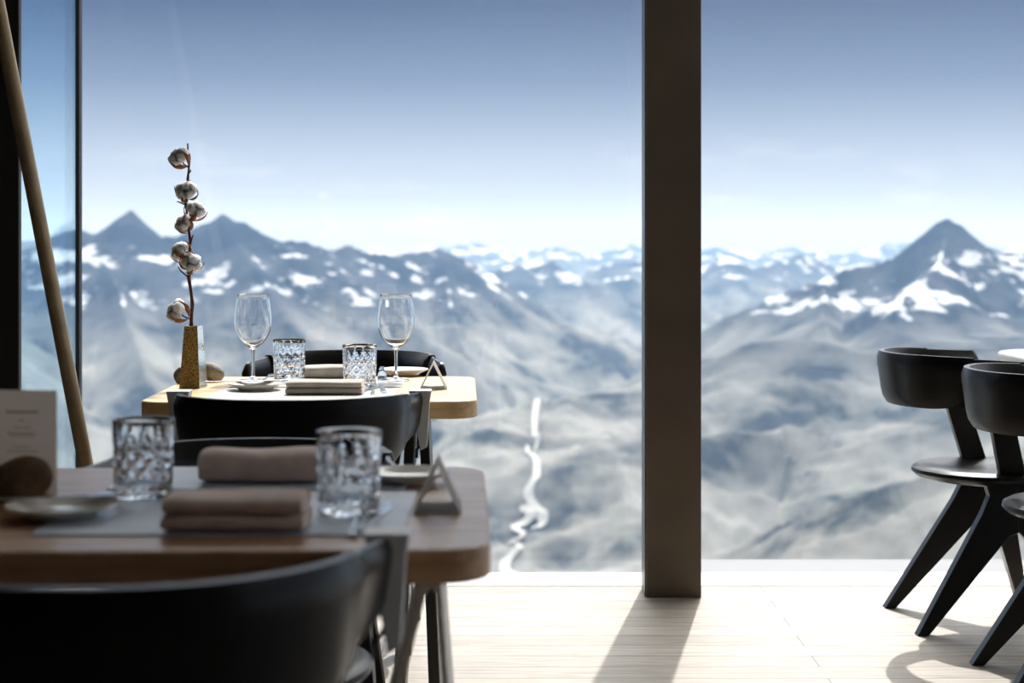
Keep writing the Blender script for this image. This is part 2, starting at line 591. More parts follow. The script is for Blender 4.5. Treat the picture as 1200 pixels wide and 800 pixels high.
def make_chair(label, loc, rz, group, scale=1.0, sheen_ends=False):
    t = thing('dining_chair', loc, label, 'chair', group, rz, scale)
    # seat: round dished pad
    prof = [(0.0, 0.412), (0.10, 0.410), (0.17, 0.414), (0.205, 0.423), (0.219, 0.436), (0.217, 0.446), (0.203, 0.4535),
            (0.17, 0.455), (0.12, 0.449), (0.06, 0.445), (0.0, 0.444)]
    MB().lathe(prof, 56, (0, 0.03, 0)).build('seat', 'leather', t, smooth=50)
    make_band(-1, 1, 0.011, 0.011, 0.0, 91).build('backrest', 'black_wood', t, smooth=45)
    make_band(-0.60, 0.60, 0.026, 0.0165, 0.004, 61, 0.0022).build('back_pad', 'leather', t, smooth=45)
    rear = [(-0.02, 0.414), (-0.012, 0.385), (-0.035, 0.335), (-0.232, 0.0), (-0.200, 0.0), (0.015, 0.245), (0.04, 0.272), (0.068, 0.283), (0.068, 0.414)]
    front = [(0.068, 0.414), (0.068, 0.283), (0.09, 0.262), (0.108, 0.215), (0.180, 0.0), (0.208, 0.0), (0.150, 0.30), (0.150, 0.414)]
    up = [(-0.060, 0.715), (0.005, 0.715), (0.085, 0.425), (0.012, 0.425)]
    for sg in (-1, 1):
        def leg_fn(u, v, tt, sg=sg):
            return (sg * (0.125 + 0.05 * (0.414 - v) / 0.414 + tt), u, v)

        def up_fn(u, v, tt, sg=sg):
            k = (v - 0.425) / 0.275
            return (sg * (0.168 + 0.052 * k + tt), u, v)
        MB().prism(rear, leg_fn, -0.018, 0.018).build('leg', 'black_wood', t, bevel=0.002)
        MB().prism(front, leg_fn, -0.018, 0.018).build('leg', 'black_wood', t, bevel=0.002)
        MB().prism(up, up_fn, -0.014, 0.014).build('back_post', 'black_wood', t, bevel=0.002)
    if sheen_ends:  # added pieces whose grey colour stands for the lacquered arms' reflection
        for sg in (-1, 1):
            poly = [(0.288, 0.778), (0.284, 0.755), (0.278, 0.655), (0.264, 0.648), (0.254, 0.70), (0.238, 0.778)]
            c = MB().prism(poly, lambda u, v, tt: (sg * u, tt + 0.05 * (v - 0.72) * 0, v), 0.040, 0.0925).build('arm_sheen', 'sheen_grey', t, bevel=0.0015)
            c['label'] = 'pale grey flap coloured as the sheen on the arm end'
    return t


TC_F = (-0.462, 3.93)      # far table centre
TC_N = (-0.408, 2.165)     # near table centre
chair0 = make_chair('black chair tucked at the near side of the sunlit oak table, back towards the viewer', (-0.462, 3.487, 0), 0.03, 'black chairs at the two laid tables', sheen_ends=True)
plain = make_chair('black chair on the window side of the sunlit oak table, behind the wine glasses', (-0.462, 4.545, 0), PI, 'black chairs at the two laid tables')
G1 = 'black chairs at the two laid tables'
dup(plain, (-0.432, 2.622, 0), 'black chair facing the viewer between the two laid tables, behind the brown table', PI, G1, 0.955)
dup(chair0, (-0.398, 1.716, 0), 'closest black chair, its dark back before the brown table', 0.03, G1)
G2 = 'black chairs at the round white table'
dup(plain, (1.363, 4.745, 0), 'black chair nearer the window at the pale table beyond the bronze column', -PI / 2 + 0.03, G2)
dup(plain, (1.424, 4.06, 0), 'black chair cut off by the picture edge at the pale table', -PI / 2 - 0.04, G2)


# ------------------------------------------------------------------ tables
def make_table(label, loc, mat, leg_mat, leg_x, splay_in, splay_out, lw=0.027, w=0.75, d=0.70):
    t = thing('dining_table', loc, label, 'table', 'laid dining tables', 0.03)
    MB().prism(rrect(w, d, 0.06, 10), XY, 0.71, 0.75).build('tabletop', mat, t, bevel=0.005, seg=3)
    MB().box((0, 0, 0.70), (w * 0.70, 0.07, 0.018)).build('cross_bar', 'black_metal', t, bevel=0.002)
    for sg in (-1, 1):
        # two slab legs that part below a shared head
        inner = [(0.0, 0.709), (-lw, 0.709), (-lw - splay_in * 0.03, 0.66), (-lw - splay_in, 0.0), (-splay_in, 0.0), (-0.006, 0.655), (0.0, 0.662)]
        outer = [(0.0, 0.709), (lw, 0.709), (lw + splay_out * 0.03, 0.66), (lw + splay_out, 0.0), (splay_out, 0.0), (0.006, 0.655), (0.0, 0.662)]
        for poly in (inner, outer):
            MB().prism(poly, lambda u, v, tt: (sg * (leg_x + u), tt, v), -0.14, 0.14).build('leg', leg_mat, t, bevel=0.002)
        for xx in (-splay_in - lw / 2, splay_out + lw / 2):
            MB().lathe([(0, 0), (0.016, 0), (0.016, 0.004), (0.012, 0.006), (0, 0.006)], 20, (sg * (leg_x + xx), -0.11, 0.0)).build('foot_glide', 'black_metal', t, smooth=40)
    MB().tube([(0.262, -0.325, 0.708), (0.262, -0.325, 0.672), (0.250, -0.325, 0.650), (0.240, -0.325, 0.640), (0.240, -0.325, 0.622)], 0.0035, 8).build('bag_hook', 'black_metal', t, smooth=50)
    return t


make_table('small oak table in full sun by the window, laid with wine glasses', (*TC_F, 0), 'oak', 'black_metal', 0.235, 0.03, 0.03)
make_table('brown table out of the sun in front, laid with two cut tumblers', (*TC_N, 0), 'walnut', 'ash', 0.302, 0.17, 0.05, 0.012)
t = thing('dining_table', (2.022, 4.60, 0), 'pale table beyond the black chairs, cut off by the picture edge', 'table')
MB().prism(rrect(1.0, 1.24, 0.16, 14), XY, 0.735, 0.765).build('tabletop', 'porcelain', t, bevel=0.012, seg=4)
MB().lathe([(0.0, 0.0), (0.28, 0.0), (0.28, 0.012), (0.05, 0.03), (0.038, 0.06), (0.038, 0.70), (0.16, 0.734), (0.0, 0.734)], 40).build('pedestal', 'black_metal', t, smooth=40)


# ------------------------------------------------------------------ tableware
TOP = 0.75


def at(px, py, z=TOP):
    s = (py - HOR) / (CAMZ - z)
    return ((px - 600) / s, F / s)


def placemat(c, w, d, mat, label, rz=0.0, z=TOP):
    o = MB().prism(rrect(w, d, 0.012, 4), XY, 0.0, 0.0025).build('placemat', mat, bevel=0.001)
    tag(o, label, 'placemat', 'leather placemats', (c[0], c[1], z), rz)
    return o


MT = 0.0027
placemat((TC_F[0] - 0.018, 3.745), 0.42, 0.30, 'mat_pale', 'placemat on the near side of the sunlit oak table, under a folded napkin')
placemat((TC_F[0] - 0.018, 4.075), 0.42, 0.28, 'mat_pale', 'placemat on the window side of the sunlit oak table')
placemat((TC_N[0] + 0.058, 2.08), 0.44, 0.34, 'mat', 'slate grey placemat at the near side of the brown table')
placemat((TC_N[0] + 0.048, 2.385), 0.42, 0.23, 'mat', 'slate grey placemat at the far side of the brown table')


# cut crystal tumbler
def tumbler_mesh():
    R, H = 0.0415, 0.104
    prof = []
    nz = 44
    for j in range(nz + 1):
        z = H * j / nz
        r = R * (0.93 + 0.07 * j / nz)
        if z < 0.004:
            r -= (0.004 - z) * 0.6
        prof.append((r, z))
    no = len(prof)
    prof += [(R - 0.0006, H + 0.0008), (R - 0.0024, H + 0.0006)]
    for j in range(20):
        z = H - (H - 0.016) * (j + 1) / 20
        r = R * (0.93 + 0.07 * z / H) - 0.0042
        if z < 0.024:
            r *= 0.9 + 0.1 * (z - 0.016) / 0.008
        prof.append((r, z))
    prof.append((R * 0.5, 0.0148))
    prof.append((0.0008, 0.0145))
    n = 96

    def rf(r, z, a, j):
        if j >= no or z < 0.003:
            return r
        k = 12
        if z < 0.062:
            w1 = abs(((a * k / (2 * PI) + z * 42) % 1) - 0.5) * 2
            w2 = abs(((a * k / (2 * PI) - z * 42) % 1) - 0.5) * 2
            cut = 0.0022 * max(1 - w1 * 2.6, 1 - w2 * 2.6, 0)
            return r - cut
        ph = abs(((a * k / (2 * PI) + 0.5) % 1) - 0.5) * 2
        hmax = 0.062 + 0.027 * (1 - ph)
        return r - (0.0020 * (1 - ph * 0.6) if z < hmax else 0)
    return MB().lathe(prof, n, cap0=True, cap1=True, rfun=rf)


tum0 = tumbler_mesh().build('tumbler', 'glass', smooth=28)
GT = 'cut crystal tumblers'
x, y = at(339, 447)
tag(tum0, 'cut crystal tumbler beside the left-hand wine glass on the sunlit oak table', 'tumbler', GT, (x, y, TOP + MT))


def cp(o, label, loc, rz=0.0, group=None):
    c = o.copy()
    COL.objects.link(c)
    c.location = loc
    c.rotation_euler = (0, 0, rz)
    c['label'] = label
    if group:
        c['group'] = group
    return c


x, y = at(421.5, 456)
cp(tum0, 'cut crystal tumbler at the right end of the folded napkin on the sunlit oak table', (x, y, TOP + MT), 0.4)
x, y = at(168, 583)
cp(tum0, 'blurred cut crystal tumbler near the menu card on the brown table', (x, y, TOP + MT), 0.2)
x, y = at(409, 603)
cp(tum0, 'blurred cut crystal tumbler beside the cutlery on the brown table', (x, y, TOP + MT), 0.9)


# wine glasses
def wine_glass(label, loc):
    t = thing('wine_glass', loc, label, 'wine glass', 'stemmed wine glasses on the oak table')
    foot = [(0.0006, 0.0), (0.034, 0.0), (0.0355, 0.0012), (0.034, 0.0024), (0.020, 0.0042), (0.010, 0.0065), (0.0055, 0.011)]
    MB().lathe(foot, 48, cap0=True).build('foot', 'glass', t, smooth=50)
    stem = [(0.0055, 0.011), (0.0042, 0.022), (0.0038, 0.045), (0.0040, 0.068), (0.0055, 0.078)]
    MB().lathe(stem, 32).build('stem', 'glass', t, smooth=60)
    outer = [(0.0055, 0.078), (0.012, 0.0835), (0.024, 0.0935), (0.0355, 0.108), (0.0440, 0.125), (0.0475, 0.143), (0.0468, 0.163),
             (0.0440, 0.185), (0.0412, 0.205), (0.0398, 0.2175)]
    inner = [(r - 0.0013, z + 0.0006) for r, z in outer[1:]]
    inner[0] = (0.0095, 0.0862)
    prof = outer + [(0.0392, 0.2186)] + inner[::-1] + [(0.0006, 0.0835)]
    MB().lathe(prof, 64, cap1=True).build('bowl', 'glass', t, smooth=50)
    return t


x, y = at(296.5, 447)
w0 = wine_glass('stemmed wine glass closer to the cotton branch, left of the tumblers', (x, y, TOP + MT))
x, y = at(464, 447)
dup(w0, (x, y, TOP + MT), 'stemmed wine glass beside the small blue bottle and white plate')


# napkins
def napkin_mesh(w, d, layers, lh, puff, seed):
    rnd = random.Random(seed)
    mb = MB()
    for L in range(layers):
        z0 = L * lh * 0.93
        ph = rnd.random() * 6
        nu, nv = 36, 28
        ww, dd = w * (1 - 0.02 * L), d * (1 - 0.015 * L)
        ox, oy = rnd.uniform(-.003, .003), rnd.uniform(-.002, .002)

        def fn(i, j, z0=z0, ph=ph, ww=ww, dd=dd, ox=ox, oy=oy):
            # cross-section loop i around (y, z), j along x
            a = 2 * PI * i / nu
            xx = -ww / 2 + ww * j / (nv - 1)
            e = 2 / 3.2
            cy, sz = math.cos(a), math.sin(a)
            yy = math.copysign(abs(cy) ** e, cy) * dd / 2
            zz = math.copysign(abs(sz) ** e, sz) * lh / 2
            endk = 1 - 0.16 * (abs(2 * j / (nv - 1) - 1) ** 10)
            wob = puff * math.sin(xx * 38 + ph + yy * 25) * (0.5 + 0.5 * sz)
            return (xx + ox, yy + oy, z0 + lh / 2 + zz * endk + wob)
        mb.grid(nu, nv, fn, True)
        o = len(mb.v) - nu * nv
        mb.f.append(tuple(o + i for i in range(nu)))
        mb.f.append(tuple(o + (nv - 1) * nu + i for i in range(nu - 1, -1, -1)))
    lo = min(v[2] for v in mb.v)
    mb.v = [(a, b, c - lo) for a, b, c in mb.v]
    return mb


def napkin(px0, px1, pyb, layers, lh, puff, mat, label, seed, d=0.105):
    s = (pyb - HOR) / (CAMZ - TOP)
    o = napkin_mesh((px1 - px0) / s, d, layers, lh, puff, seed).build('napkin', mat, smooth=60)
    Y = F / s + d / 2
    tag(o, label, 'napkin', 'folded linen napkins', (((px0 + px1) / 2 - 600) / s * (1 + 0.0), Y, TOP + MT))
    return o


napkin(334, 424, 464, 2, 0.0165, 0.0006, 'napkin_pale', 'folded napkin of two thick layers before the tumblers on the sunlit oak table', 3, 0.09)
napkin(350, 432, 445, 1, 0.033, 0.0012, 'napkin_pale', 'thick rolled napkin at the window side of the sunlit oak table', 4, 0.08)
napkin(186, 353, 628, 2, 0.0215, 0.001, 'napkin', 'flat folded taupe napkin in two layers, closest to the viewer on the brown table', 5, 0.10)
napkin(230, 374, 570, 1, 0.046, 0.002, 'napkin', 'puffy folded taupe napkin at the far side of the brown table', 6, 0.09)


# plates on boards
def plate(px, py, r, label, z=TOP + MT, mat='porcelain'):
    x, y = at(px, py)
    prof = [(0.0, 0.0), (r * 0.62, 0.0), (r * 0.66, 0.004), (r * 0.97, 0.012), (r, 0.0145), (r * 0.985, 0.016), (r * 0.68, 0.0085), (r * 0.6, 0.006), (0.0, 0.006)]
    o = MB().lathe(prof, 64).build('side_plate', mat, smooth=50)
    tag(o, label, 'plate', 'cream side plates', (x, y, z))
    return o


plate(473, 440, 0.066, 'cream side plate behind the right-hand wine glass on the oak table')
plate(300, 458, 0.064, 'cream side plate at the left of the folded napkin on the sunlit oak table')
plate(478, 566, 0.062, 'cream side plate at the far right of the brown table')
plate(72, 607, 0.070, 'cream side plate with a knife across it at the left of the brown table')
x, y = at(1196, 408)
o = MB().lathe([(0, 0), (0.05, 0), (0.09, 0.012), (0.092, 0.014), (0.05, 0.005), (0, 0.005)], 48).build('side_plate', 'porcelain', smooth=50)
tag(o, 'cream side plate on the pale table at the picture edge', 'plate', 'cream side plates', (1.70, 5.02, 0.765))


# cutlery
def fork_mesh():
    mb = MB()
    mb.prism([(-0.006, -0.10), (0.006, -0.10), (0.0045, -0.06), (0.003, 0.0), (0.003, 0.03), (0.010, 0.048), (0.011, 0.06),
              (-0.011, 0.06), (-0.010, 0.048), (-0.003, 0.03), (-0.003, 0.0), (-0.0045, -0.06)], XY, 0, 0.0022)
    for k in range(4):
        cx = -0.0092 + k * 0.00613
        mb.prism([(cx - 0.0014, 0.0595), (cx + 0.0014, 0.0595), (cx + 0.0008, 0.10), (cx - 0.0008, 0.10)], XY, 0, 0.0022)
    return mb


def knife_mesh():
    mb = MB()
    mb.prism([(-0.0065, -0.105), (0.0065, -0.105), (0.0055, -0.01), (0.0085, 0.0), (0.0090, 0.07), (0.003, 0.10), (-0.0055, 0.105),
              (-0.0055, -0.01)], XY, 0, 0.0028)
    return mb


fork0 = fork_mesh().build('fork', 'steel', bevel=0.0007)
knife0 = knife_mesh().build('knife', 'steel', bevel=0.0008)
x, y = at(315, 443)
tag(fork0, 'steel fork lying between the wine glass and the tumbler on the sunlit oak table', 'fork', 'steel forks', (x, y, TOP + MT), 0.0)
x, y = at(448, 457)
tag(knife0, 'steel knife at the right of the folded napkin on the sunlit oak table', 'knife', 'steel knives', (x, y, TOP + MT), 0.12)
x, y = at(437, 459)
cp(fork0, 'steel fork beside the right-hand tumbler on the sunlit oak table', (x, y, TOP + MT), 0.08)
x, y = at(418, 612)
cp(fork0, 'blurred steel fork in front of the right-hand tumbler on the brown table', (x, y - 0.01, TOP + MT), 0.05)
x, y = at(440, 608)
cp(knife0, 'blurred steel knife at the right of the tumbler on the brown table', (x, y, TOP + MT), -0.12)
x, y = at(98, 600)
cp(knife0, 'steel knife resting across the side plate on the brown table', (x, y, TOP + MT + 0.0165), -1.35)
x, y = at(292, 456)
cp(knife0, 'steel knife resting across the side plate on the sunlit oak table', (x, y, TOP + MT + 0.0165), -1.3)

# small blue stoppered bottle
x, y = at(448, 446)
t = thing('oil_bottle', (x + 0.0, y, TOP + MT), 'small pale blue glass bottle with stopper beside the right-hand wine glass', 'bottle')
MB().lathe([(0.0006, 0.0), (0.011, 0.0), (0.0125, 0.003), (0.0122, 0.015), (0.0085, 0.022), (0.0045, 0.026), (0.0045, 0.0275)], 32, cap0=True, cap1=True).build('body', 'blue_glass', t, smooth=50)
MB().lathe([(0.0006, 0.0278), (0.006, 0.0278), (0.0066, 0.0305), (0.0055, 0.0335), (0.0006, 0.034)], 24, cap0=True, cap1=True).build('stopper', 'blue_glass', t, smooth=50)


# table tents: folded triangular card sleeves
def tent(label, loc, w, h, length, rz):
    th = 0.0018
    out = [(-w / 2, 0), (w / 2, 0), (0, h)]
    k = 1 - th * 2.6 / (w * 0.5)
    cy = h / 3
    inn = [(u * k, cy + (v - cy) * k) for u, v in out]
    mb = MB()
    vs = []
    for tt in (-length / 2, length / 2):
        vs += [(u, tt, v) for u, v in out] + [(u, tt, v) for u, v in inn]
    fs = []
    for i in range(3):
        j = (i + 1) % 3
        fs += [(i, j, 6 + j, 6 + i), (3 + i, 9 + i, 9 + j, 3 + j), (i, 3 + i, 3 + j, j), (6 + i, 6 + j, 9 + j, 9 + i)]
    mb.add(vs, fs)
    o = mb.build('table_tent', 'white_paper')
    tag(o, label, 'table card', 'folded triangular table cards', loc, rz)
    return o


x, y = at(507.5, 456)
tent('white triangular folded card standing on the sunlit oak table', (x, y + 0.03, TOP), 0.066, 0.066, 0.085, 0.03)
x, y = at(512, 601)
tent('blurred white triangular folded card on the right of the brown table', (x, y + 0.03, TOP), 0.062, 0.068, 0.085, 0.03)

# vase
x, y = at(226.5, 454)
t = thing('bud_vase', (x, y, TOP), 'slim tapered hammered brass vase holding the cotton branch', 'vase', None, math.radians(-11))
vb, vt, vh = 0.0255, 0.0165, 0.150
def frustum(b, tp, h0, h1):
    mb = MB()
    vs = [(-b, -b, h0), (b, -b, h0), (b, b, h0), (-b, b, h0), (-tp, -tp, h1), (tp, -tp, h1), (tp, tp, h1), (-tp, tp, h1)]
    return mb, vs
mb, vs = frustum(vb, vt, 0, vh)
ti = vt - 0.003
vs += [(-ti, -ti, vh), (ti, -ti, vh), (ti, ti, vh), (-ti, ti, vh), (-ti, -ti, vh - 0.05), (ti, -ti, vh - 0.05), (ti, ti, vh - 0.05), (-ti, ti, vh - 0.05)]
mb.add(vs, [(3, 2, 1, 0), (0, 1, 5, 4), (2, 3, 7, 6), (3, 0, 4, 7), (1, 2, 6, 5),
            (4, 5, 9, 8), (5, 6, 10, 9), (6, 7, 11, 10), (7, 4, 8, 11),
            (8, 9, 13, 12), (9, 10, 14, 13), (10, 11, 15, 14), (11, 8, 12, 15), (12, 13, 14, 15)])
mb.build('body', 'gold', t)
e = 0.0006
mb = MB()
vs = [(vb + e, -vb, 0.001), (vb + e, vb, 0.001), (vt + e, vt, vh), (vt + e, -vt, vh),
      (vb - e, -vb, 0.001), (vb - e, vb, 0.001), (vt - e, vt, vh), (vt - e, -vt, vh)]
mb.add(vs, [(0, 1, 2, 3), (7, 6, 5, 4), (0, 4, 5, 1), (1, 5, 6, 2), (2, 6, 7, 3), (3, 7, 4, 0)])
o = mb.build('polished_side', 'mirror_side', t)
o['label'] = 'polished silvery side face'
VX, VY = x, y


# stones
def stone(r, seed, sx, sy, sz):
    bm = bmesh.new()
    bmesh.ops.create_icosphere(bm, subdivisions=4, radius=1)
    rnd = random.Random(seed)
    ks = [(Vector((rnd.uniform(-1, 1), rnd.uniform(-1, 1), rnd.uniform(-1, 1))) * 2.2, rnd.uniform(0, 6), rnd.uniform(.04, .1)) for _ in range(7)]
    for v in bm.verts:
        k = 1 + sum(a * math.sin(d.dot(v.co) + p) for d, p, a in ks)
        v.co = Vector((v.co.x * sx, v.co.y * sy, v.co.z * sz)) * r * k
    lo = min(v.co.z for v in bm.verts)
    for v in bm.verts:
        v.co.z = max(v.co.z - lo - r * sz * 0.14, 0)
    mb = MB()
    bm.verts.index_update()
    mb.add([v.co[:] for v in bm.verts], [tuple(v.index for v in f.verts) for f in bm.faces])
    bm.free()
    return mb


def put_stone(px, py, r, seed, s3, mat, label, dy=0.0):
    x, y = at(px, py)
    o = stone(r, seed, *s3).build('stone', mat, smooth=60)
    tag(o, label, 'stone', 'table stones', (x, y + dy, TOP))
    return o


put_stone(213, 449, 0.022, 11, (1.0, 0.9, 1.0), 'stone_grey', 'small grey-green stone behind the left of the brass vase')
put_stone(248, 447, 0.026, 12, (1.05, 0.9, 0.95), 'stone_grey', 'pale flat-topped stone behind the right of the brass vase')
put_stone(36, 583, 0.037, 13, (1.0, 0.8, 0.85), 'stone_brown', 'round dark brown stone in front of the menu card', -0.032)


# cotton branch
def cotton():
    s = F / VY
    def P(px, py, dy=0.0):
        return Vector(((px - 600) / s - VX, dy, CAMZ - (py - HOR) / s - TOP))
    t = thing('cotton_branch', (VX, VY, TOP), 'dry cotton branch with seven white bolls standing in the brass vase', 'branch')
    pts = [P(225, 400), P(224, 381), P(225.5, 356), P(221.5, 327), P(222, 300), P(223, 282), P(219.5, 255), P(217.5, 238), P(220.5, 208), P(221.5, 190), P(220, 168)]
    rad = [0.0042, 0.0042, 0.004, 0.0038, 0.0034, 0.0034, 0.003, 0.003, 0.0026, 0.0024, 0.0019]
    # smooth resample
    fine, fr = [], []
    for i in range(len(pts) - 1):
        for k in range(4):
            f = k / 4
            fine.append(pts[i].lerp(pts[i + 1], f) + Vector((math.sin(i * 3 + k) * 0.0005, math.cos(i * 5 + k) * 0.0005, 0)))
            fr.append(rad[i] * (1 - f) + rad[i + 1] * f + (0.0009 if k == 0 else 0))
    fine.append(pts[-1])
    fr.append(rad[-1])
    mb = MB().tube(fine, fr, 10)
    # bare side twigs
    for a, b, c in (((222, 288), (225, 281), (227, 275)), ((221, 325), (213, 318), (209, 312)), ((217.5, 240), (211, 237), (208, 236)), ((221, 203), (223.5, 201), (224, 199))):
        mb.tube([P(*a), P(*b, -0.004), P(*c, -0.006)], [0.0022, 0.0018, 0.0016], 8)
    bolls = [(211, 185, 11.0, (221, 196)), (219, 224, 11.0, (219, 226)), (230, 247, 10.5, (220, 262)), (216, 262, 9.5, (220, 268)),
             (212, 294, 10.5, (222, 304)), (225.5, 308, 11, (222, 313)), (209, 364.5, 12.0, (224.5, 374))]
    for bx, by, r, (ax, ay) in bolls:
        mid = ((bx + ax) / 2, (by + ay) / 2 + 2)
        mb.tube([P(ax, ay), P(*mid, -0.004), P(bx, by, -0.006)], [0.0022, 0.0018, 0.0018], 8)
    mb.build('stem', 'twig', t, smooth=60)
    for q, (bx, by, r, (ax, ay)) in enumerate(bolls):
        c = P(bx, by, -0.008 + 0.004 * math.sin(q * 2.1))
        R = 1.12 * r / s
        rnd = random.Random(40 + q)
        bm = bmesh.new()
        axis = (P(ax, ay) - c)
        if axis.length < 1e-4:
            axis = Vector((0, 0.2, -1))
        axis.normalize()
        side = axis.cross(Vector((0, 1, 0.1))).normalized()
        oth = axis.cross(side)
        for k in range(5):
            a = k * 2 * PI / 5 + q
            d = side * math.cos(a) + oth * math.sin(a)
            cc = c + d * R * 0.50 - axis * R * rnd.uniform(0.0, 0.25)
            bmesh.ops.create_icosphere(bm, subdivisions=3, radius=R * rnd.uniform(0.50, 0.60), matrix=Matrix.Translation(cc))
        bmesh.ops.create_icosphere(bm, subdivisions=3, radius=R * 0.62, matrix=Matrix.Translation(c - axis * R * 0.3))
        for v in bm.verts:
            d = (v.co - c)
            f = 1 + 0.05 * math.sin(d.x * 900 + q) * math.sin(d.z * 800) + 0.05 * math.sin(d.y * 1100 + d.z * 600) + 0.02 * rnd.uniform(-1, 1)
            v.co = c + d * f
        m2 = MB()
        bm.verts.index_update()
        m2.add([v.co[:] for v in bm.verts], [tuple(v.index for v in f.verts) for f in bm.faces])
        bm.free()
        boll = m2.build('cotton_boll', 'cotton', t, smooth=80)
        # calyx: pointed husk segments cupping the fluff
        m3 = MB()
        for k in range(4):
            a = (k + 0.5) * 2 * PI / 4 + q
            rows = []
            nn = 7
            for i in range(nn):
                f = i / (nn - 1)
                ang = f * 1.95
                wdt = 0.44 * math.sin(PI * min(1, 0.12 + f * 0.95)) ** 0.8 * (1 - 0.55 * f)
                row = []
                for w in (-1, -0.4, 0.4, 1):
                    aa = a + w * wdt
                    rr = R * (1.12 - 0.05 * abs(w) + 0.10 * f * f)
                    dd = (side * math.cos(aa) + oth * math.sin(aa)) * math.sin(ang) + axis * math.cos(ang)
                    row.append(c + dd * rr)
                rows.append(row)
            vs = [p for rw in rows for p in rw]
            fs = [(i * 4 + j, i * 4 + j + 1, (i + 1) * 4 + j + 1, (i + 1) * 4 + j) for i in range(nn - 1) for j in range(3)]
            m3.add(vs, fs)
        cal = m3.build('husk', 'husk', boll, smooth=60, fix=False)
        sol = cal.modifiers.new('solid', 'SOLIDIFY')
        sol.thickness = 0.0008
    return t


cotton()

# menu card
def menu():
    s = (584 - HOR) / (CAMZ - TOP)
    x1 = (66 - 600) / s
    Y = F / s
    t = thing('menu_card', (x1 - 0.0525, Y, TOP), 'beige upright menu card behind the dark stone on the brown table', 'menu', None, math.radians(-6))
    w, h = 0.110, 0.147
    MB().box((0, 0, h / 2), (w, 0.0015, h)).build('card', 'paper', t)
    MB().box((0, 0.012, 0.004), (w * 0.8, 0.03, 0.008)).build('card_holder', 'board', t, bevel=0.002)
    mb = MB()
    rnd = random.Random(5)
    def line(z, w0, hh):
        x = -w0 / 2
        while x < w0 / 2:
            l = rnd.uniform(0.0018, 0.0034)
            mb.box((x + l / 2 + 0.006, -0.0012, z), (l, 0.0006, hh))
            x += l + 0.0010
    line(0.1175, 0.044, 0.0026)
    line(0.106, 0.006, 0.0015)
    line(0.096, 0.022, 0.0012)
    line(0.089, 0.042, 0.0012)
    line(0.0855, 0.034, 0.0012)
    line(0.070, 0.026, 0.0012)
    line(0.064, 0.040, 0.0012)
    mb.build('print', 'ink', t)


menu()


# ------------------------------------------------------------------ mountains
def vnoise(x, y, seed):
    rs = np.random.RandomState(seed)
    tab = rs.rand(256, 256)
    xi, yi = np.floor(x).astype(int), np.floor(y).astype(int)
    fx, fy = x - xi, y - yi
    fx, fy = fx * fx * (3 - 2 * fx), fy * fy * (3 - 2 * fy)
    a = tab[xi % 256, yi % 256]
    b = tab[(xi + 1) % 256, yi % 256]
    c = tab[xi % 256, (yi + 1) % 256]
    d = tab[(xi + 1) % 256, (yi + 1) % 256]
    return (a * (1 - fx) + b * fx) * (1 - fy) + (c * (1 - fx) + d * fx) * fy


def ridged(x, y, wl, octs, seed):
    tot, amp, h = 0, 1.0, np.zeros_like(x)
    for o in range(octs):
        n = 1 - np.abs(2 * vnoise(x / wl + 31.7 * o, y / wl + 17.3 * o, seed + o) - 1)
        h += amp * n
        tot += amp
        amp *= 0.5
        wl *= 0.5
    return h / tot


def rp(px, py, dist):
    """a summit seen in the direction of that pixel at that distance, in metres"""
    return ((px - 600) / F * dist, dist, CAMZ - (py - HOR) / F * dist)


